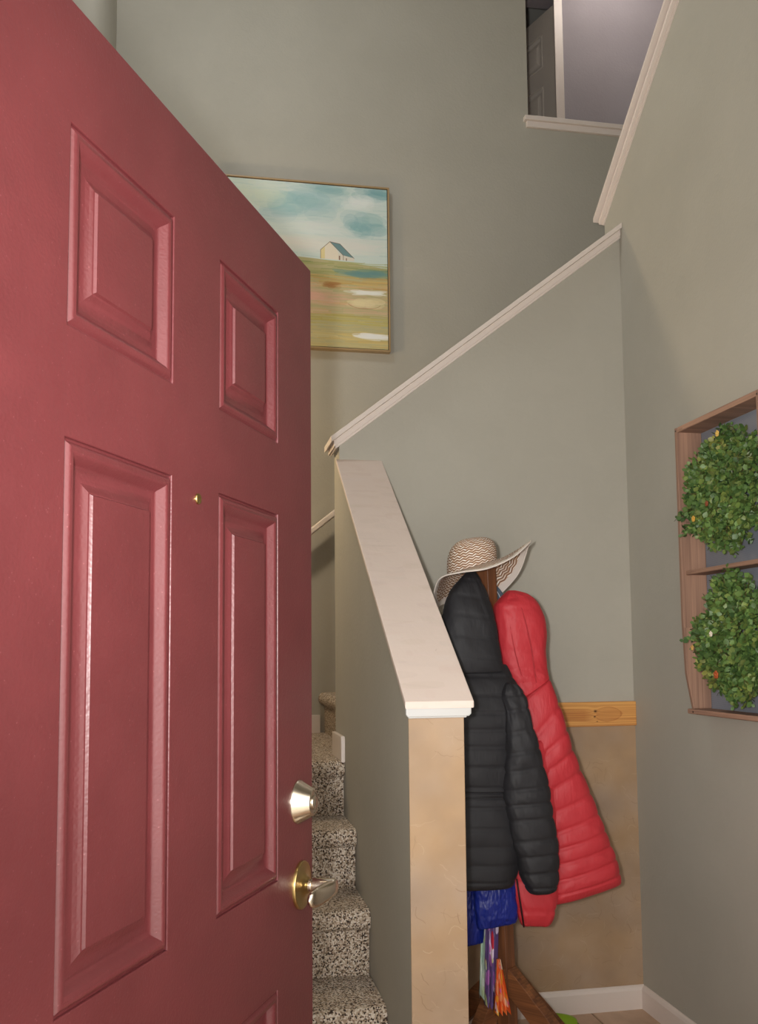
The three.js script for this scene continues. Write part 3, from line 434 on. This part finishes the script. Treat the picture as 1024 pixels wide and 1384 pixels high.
{
  const red = std('#bd2f38', 0.6, { bumpMap: cloth, bumpScale: 0.0015, sheen: 0.3, sheenRoughness: 0.5, sheenColor: new THREE.Color('#ff9a90') });
  const j = group('red_jacket', 'red quilted puffer jacket hanging behind the black one', 'jacket');
  const h = mesh('hood', padded(DATA.redHood, { puff: 0.002, wr: 0.004, s: 4 }), red, j);
  mesh('body', padded(DATA.redBody, { puff: 0.008, wr: 0.004, s: 5, seam: 0.4 }), red, j);
  const f = mesh('front_panel', padded(DATA.redFront, { puff: 0.006, wr: 0.004, s: 6, seam: 0.4 }), red, j);
  mesh('zipper', tubeAlong([[0.948, 0.64, -2.803], [0.955, 0.585, -2.802], [0.966, 0.52, -2.808], [0.974, 0.492, -2.822]], 0.0028), std('#3a1a1c', 0.4, { metalness: 0.4 }), f);
  mesh('panel_seam', tubeAlong([[0.985, 1.512, -2.868], [1.0, 1.45, -2.843], [1.02, 1.36, -2.839], [1.035, 1.27, -2.845], [1.045, 1.2, -2.85]], 0.0022), red, h);
  mesh('panel_seam', tubeAlong([[0.955, 1.49, -2.862], [0.958, 1.42, -2.85], [0.975, 1.32, -2.848], [1.0, 1.23, -2.85]], 0.0018), red, h);
  mesh('collar_seam', tubeAlong([[1.0, 1.175, -2.838], [1.04, 1.205, -2.838], [1.085, 1.232, -2.85]], 0.0045), red, h);
}
{
  const blue = std('#12247e', 0.45, { bumpMap: cloth, bumpScale: 0.006, sheen: 0.3, sheenRoughness: 0.5, sheenColor: new THREE.Color('#5a78ff') });
  const j = group('blue_jacket', 'royal blue crinkled jacket, only its hem showing below the black one', 'jacket');
  mesh('front_panel', padded(DATA.blueBody, { puff: 0.002, wr: 0.004, s: 7 }), blue, j);
  mesh('back_panel', padded(DATA.blueBack, { puff: 0.002, wr: 0.004, s: 8 }), blue, j);
}
// wide-brimmed straw hat on top of the rack
{
  const hat = group('sun_hat', 'woven straw sun hat with wavy brim on top of the coat rack', 'hat', 0.848, 1.592, -2.885);
  const weave = (() => {
    const c = document.createElement('canvas'); c.width = c.height = 512; const x = c.getContext('2d'); x.fillStyle = '#8a6448'; x.fillRect(0, 0, 512, 512);
    const n = 16, s = 512 / n; x.lineWidth = s * 0.34; x.lineCap = 'round';
    for (let j = -1; j <= 21; j++) for (let i = 0; i < n; i++) { const up = i % 2; x.strokeStyle = ['#e0cfc0', '#f4eee6', '#d0b49c', '#e6d8ca'][(i * 3 + j * 5 + 40) % 4]; x.beginPath(); x.moveTo(i * s, j * s * 0.8 + (up ? s * 0.45 : 0)); x.lineTo((i + 1) * s, j * s * 0.8 + (up ? 0 : s * 0.45)); x.stroke(); }
    return c;
  })();
  const straw = std('#ffffff', 0.75, { map: finish(new THREE.CanvasTexture(weave), null, true), bumpMap: finish(new THREE.CanvasTexture(weave), null, false), bumpScale: 0.0015, side: THREE.DoubleSide });
  const bandMat = std('#ddd3ca', 0.8, { side: THREE.DoubleSide });
  const HT = [0.082, 0.075, 0.024, -0.012, -0.022, -0.036, -0.085, -0.125, -0.105, -0.09, -0.1, -0.02], RT = [0.192, 0.186, 0.172, 0.163, 0.153, 0.142, 0.126, 0.122, 0.14, 0.165, 0.19, 0.205];
  const per = (T, a) => { const f = ((a / (Math.PI * 2)) % 1 + 1) % 1 * 12, k = Math.floor(f), t = f - k, g = (i) => T[(i + 24) % 12]; return 0.5 * (2 * g(k) + (g(k + 1) - g(k - 1)) * t + (2 * g(k - 1) - 5 * g(k) + 4 * g(k + 1) - g(k + 2)) * t * t + (3 * g(k) - g(k - 1) - 3 * g(k + 1) + g(k + 2)) * t ** 3); };
  const crownPt = (s, a) => { const r = 0.081 * Math.pow(Math.sin(s * Math.PI / 2), 0.75), y = 0.098 * Math.pow(Math.cos(s * Math.PI / 2), 0.6) ; return [Math.cos(a) * r * 0.98, y + 0.006 * s + 0.024 * Math.cos(a) * s, Math.sin(a) * r]; };
  const brimPt = (s, a) => { const c = crownPt(1, a), R = per(RT, a), r = 0.08 + (R - 0.08) * s, h = per(HT, a); return [Math.cos(a) * r, c[1] + (h - c[1]) * Math.pow(s, 1.25), Math.sin(a) * r]; };
  const surf = (fn, s0, s1, ns, na, us, vs, th) => {
    const P = [], U = [], I = [], M = na + 1, arc = [0];
    for (let i = 1; i <= ns; i++) { const a = fn(s0 + (s1 - s0) * (i - 1) / ns, 1.2), b = fn(s0 + (s1 - s0) * i / ns, 1.2); arc.push(arc[i - 1] + Math.hypot(a[0] - b[0], a[1] - b[1], a[2] - b[2])); }
    for (const side of [0, 1]) for (let i = 0; i <= ns; i++) for (let j = 0; j <= na; j++) { const s = s0 + (s1 - s0) * i / ns, a = j / na * Math.PI * 2, p = fn(s, a); P.push(p[0] * (side ? 0.985 : 1), p[1] - (side ? th : 0), p[2] * (side ? 0.985 : 1)); U.push(j / na * us, arc[i] / 0.15); }
    for (const side of [0, 1]) { const o = side * (ns + 1) * M; for (let i = 0; i < ns; i++) for (let j = 0; j < na; j++) { const a = o + i * M + j, b = a + 1; side ? I.push(a, a + M, b, b, a + M, b + M) : I.push(a, b, a + M, b, b + M, a + M); } }
    const g = new THREE.BufferGeometry(); g.setAttribute('position', new THREE.Float32BufferAttribute(P, 3)); g.setAttribute('uv', new THREE.Float32BufferAttribute(U, 2)); g.setIndex(I); g.computeVertexNormals(); return g;
  };
  mesh('crown', surf(crownPt, 0.02, 1, 24, 96, 3, 1, 0.003), straw, hat);
  const br = mesh('brim', surf(brimPt, 0, 0.82, 18, 120, 5, 1, 0.003), straw, hat);
  mesh('brim_edge', surf(brimPt, 0.82, 1, 5, 120, 1, 1, 0.003), bandMat, br).userData.label = 'pale ribbon edge of the brim';
  const rim = []; for (let k = 0; k < 80; k++) { const p = brimPt(1, k / 80 * Math.PI * 2); rim.push(new THREE.Vector3(p[0], p[1] - 0.0015, p[2])); }
  mesh('piping', new THREE.TubeGeometry(new THREE.CatmullRomCurve3(rim, true), 160, 0.0025, 6, true), bandMat, br);
}
// denim strap hung on the rack
{
  const denim = std('#47525f', 0.85, { bumpMap: cloth, bumpScale: 0.002 }), thread = std('#b9bcc2', 0.8);
  const s = group('denim_strap', 'grey-blue denim strap with pale stitching between hat and red hood', 'strap');
  const pts = [[0.915, 1.57], [0.945, 1.555], [0.975, 1.525], [0.992, 1.48], [0.998, 1.42]], pin = [[0.915, 1.54], [0.93, 1.525], [0.945, 1.495], [0.948, 1.46], [0.95, 1.42]];
  const sm = (q) => new THREE.SplineCurve(q.map((p) => new THREE.Vector2(...p))).getPoints(20).map((p) => [p.x, p.y]);
  const a = sm(pts), b = sm(pin);
  mesh('band', exXY([...b, ...a.slice().reverse()], -2.979, -2.972, 0.002), denim, s);
  for (const f of [0.35, 0.65]) mesh('stitching', tubeAlong(a.map((p, i) => [p[0] * f + b[i][0] * (1 - f), p[1] * f + b[i][1] * (1 - f), -2.9715]), 0.0012), thread, s);
}
// printed fabric below the blue jacket
{
  const s = group('printed_scarf', 'folded scarf in pink, lilac and orange print hanging under the blue jacket', 'scarf');
  const print = (stops, seedN) => {
    const c = document.createElement('canvas'); c.width = 128; c.height = 256; const x = c.getContext('2d'); x.fillStyle = stops[0]; x.fillRect(0, 0, 128, 256);
    for (let i = 0; i < 70; i++) { x.fillStyle = stops[Math.floor(rnd() * stops.length)]; x.beginPath(); x.ellipse(rnd() * 128, rnd() * 256, rr(3, 10), rr(8, 34), rr(-0.3, 0.3), 0, 7); x.fill(); }
    const t = new THREE.CanvasTexture(c); t.colorSpace = THREE.SRGBColorSpace; return t;
  };
  const pleat = (tl, tr, bl, br, z, folds, amp, flare = 0) => {
    const P = [], U = [], I = [], nu = folds * 6, nv = 16;
    for (let i = 0; i <= nv; i++) for (let j = 0; j <= nu; j++) { const v = i / nv, u = j / nu, k = u * folds, tri = Math.abs((k % 1) - 0.5) * 2; P.push((tl[0] + (tr[0] - tl[0]) * u) * (1 - v) + (bl[0] + (br[0] - bl[0]) * u) * v, (tl[1] + (tr[1] - tl[1]) * u) * (1 - v) + (bl[1] + (br[1] - bl[1]) * u) * v - 0.008 * v * tri, z + (tri - 0.5) * amp * (0.5 + 0.7 * v)); U.push(u, 1 - v); }
    for (let i = 0; i < nv; i++) for (let j = 0; j < nu; j++) { const a = i * (nu + 1) + j; I.push(a, a + nu + 1, a + 1, a + 1, a + nu + 1, a + nu + 2); }
    const g = new THREE.BufferGeometry(); g.setAttribute('position', new THREE.Float32BufferAttribute(P, 3)); g.setAttribute('uv', new THREE.Float32BufferAttribute(U, 2)); g.setIndex(I); g.computeVertexNormals(); return g;
  };
  const cm = (t) => std('#ffffff', 0.7, { map: t, side: THREE.DoubleSide });
  mesh('fold', pleat([0.85, 0.56], [0.9, 0.56], [0.838, 0.29], [0.868, 0.275], -2.865, 2, 0.03), cm(print(['#b9c7bd', '#dfe4dc', '#9fb8a8', '#c6d2a8'])), s).userData.label = 'pale green fold';
  mesh('fold', pleat([0.858, 0.56], [0.902, 0.56], [0.849, 0.27], [0.883, 0.255], -2.845, 3, 0.03), cm(print(['#6a4f86', '#b06ab4', '#d884c0', '#5b4a70', '#e8d8ea', '#c2263a', '#54406e', '#d8dca0'])), s).userData.label = 'purple and pink fold';
  mesh('fold', pleat([0.887, 0.4], [0.899, 0.4], [0.873, 0.245], [0.926, 0.247], -2.83, 4, 0.028), cm(print(['#e86a2a', '#f0a070', '#f2d9c0', '#ef8a3a', '#e8a832', '#d86ab0', '#f4e8da'])), s).userData.label = 'orange and yellow fold';
}
// lime shoe on the floor
{
  const g = group('green_shoe', 'lime green shoe on the floor tiles beside the baseboard', 'shoe', 1.262, 0, -3.3);
  const P = [], I = [], N = 24, M = 24;
  for (let i = 0; i <= N; i++) { const s = i / N, e = Math.sqrt(Math.max(0, 1 - (2 * s - 1) ** 6)), w = (0.036 + 0.008 * Math.sin(s * 2.6)) * e, h = (0.062 - 0.036 * s * s) * (0.3 + 0.7 * e); for (let k = 0; k < M; k++) { const a = k / M * Math.PI * 2, y = Math.sin(a); P.push(-0.105 + s * 0.21, 0.012 + (y > 0 ? y * h : 0), Math.cos(a) * w); } }
  for (let i = 0; i < N; i++) for (let k = 0; k < M; k++) { const a = i * M + k, b = i * M + (k + 1) % M; I.push(a, a + M, b, b, a + M, b + M); }
  const u = new THREE.BufferGeometry(); u.setAttribute('position', new THREE.Float32BufferAttribute(P, 3)); u.setIndex(I); u.computeVertexNormals();
  mesh('upper', u, std('#86a81c', 0.5, { side: THREE.DoubleSide }), g);
  mesh('sole', new RoundedBoxGeometry(0.214, 0.014, 0.084, 3, 0.006).translate(0, 0.007, 0), std('#5f7a18', 0.7), g);
  g.scale.setScalar(0.66);
}
// pendant lamp in the stairwell, above the picture's edge
{
  const l = group('pendant_lamp', 'round opal glass pendant lamp hanging high in the entry', 'lamp', 0.0, 4.35, -3.0);
  mesh('cord', new THREE.CylinderGeometry(0.004, 0.004, YC - 3.9 - 0.17, 8).translate(0, (YC - 3.9 - 0.17) / 2 + 0.15, 0), darkMetal, l);
  mesh('ceiling_rose', new THREE.CylinderGeometry(0.05, 0.06, 0.03, 24).translate(0, YC - 3.9 - 0.016, 0), nickel, l);
  mesh('cap', new THREE.CylinderGeometry(0.03, 0.05, 0.05, 24).translate(0, 0.14, 0), nickel, l);
  mesh('globe', new THREE.SphereGeometry(0.12, 32, 20), std('#fff4e0', 0.4, { emissive: new THREE.Color('#ffd9a0'), emissiveIntensity: 1.2 }), l);
  const p = new THREE.PointLight(new THREE.Color().setRGB(0.92, 0.97, 1), 2.5, 0, 2); p.position.set(0, 0, 0); p.castShadow = true; p.shadow.radius = 6; p.shadow.mapSize.set(1024, 1024); l.add(p);
}
// added lamp, unseen behind the open door, to warm and brighten the shaded landing
{
  const l = group('added_sconce', 'added warm fill lamp on the left wall of the stair landing, unseen behind the door', 'lamp', XL, 2.35, -3.85);
  mesh('back_plate', new THREE.CylinderGeometry(0.055, 0.055, 0.018, 28).rotateZ(Math.PI / 2).translate(0.01, 0, 0), nickel, l);
  mesh('arm', new THREE.CylinderGeometry(0.008, 0.008, 0.1, 12).rotateZ(Math.PI / 2).translate(0.06, 0, 0), nickel, l);
  mesh('shade', new THREE.SphereGeometry(0.07, 28, 18).translate(0.13, 0.03, 0), std('#fff0d8', 0.4, { emissive: new THREE.Color('#ffcf90'), emissiveIntensity: 1.2 }), l);
  const p = new THREE.PointLight(new THREE.Color().setRGB(1, 0.78, 0.5), 1.5, 0, 2); p.position.set(0.13, 0.03, 0); p.castShadow = true; p.shadow.radius = 3.5; p.shadow.mapSize.set(1024, 1024); l.add(p);
}
// added lamp above the view, there to brighten the upper hall
{
  const l = group('added_hall_lamp', 'added unseen ceiling lamp that brightens the upper hall', 'lamp', 2.45, YC, -4.74);
  mesh('base', new THREE.CylinderGeometry(0.11, 0.11, 0.02, 32).translate(0, -0.011, 0), nickel, l);
  mesh('bowl', new THREE.SphereGeometry(0.1, 28, 12, 0, Math.PI * 2, Math.PI / 2, Math.PI / 2).scale(1, 0.5, 1).translate(0, -0.021, 0), std('#fff6ea', 0.5, { emissive: new THREE.Color('#ffe6c8'), emissiveIntensity: 1 }), l);
  const p = new THREE.PointLight(new THREE.Color().setRGB(1, 0.93, 0.88), 1.1, 0, 2); p.position.set(0, -0.11, 0); p.castShadow = true; p.shadow.radius = 4; p.shadow.mapSize.set(1024, 1024); l.add(p);
}


renderer.render(scene, camera);
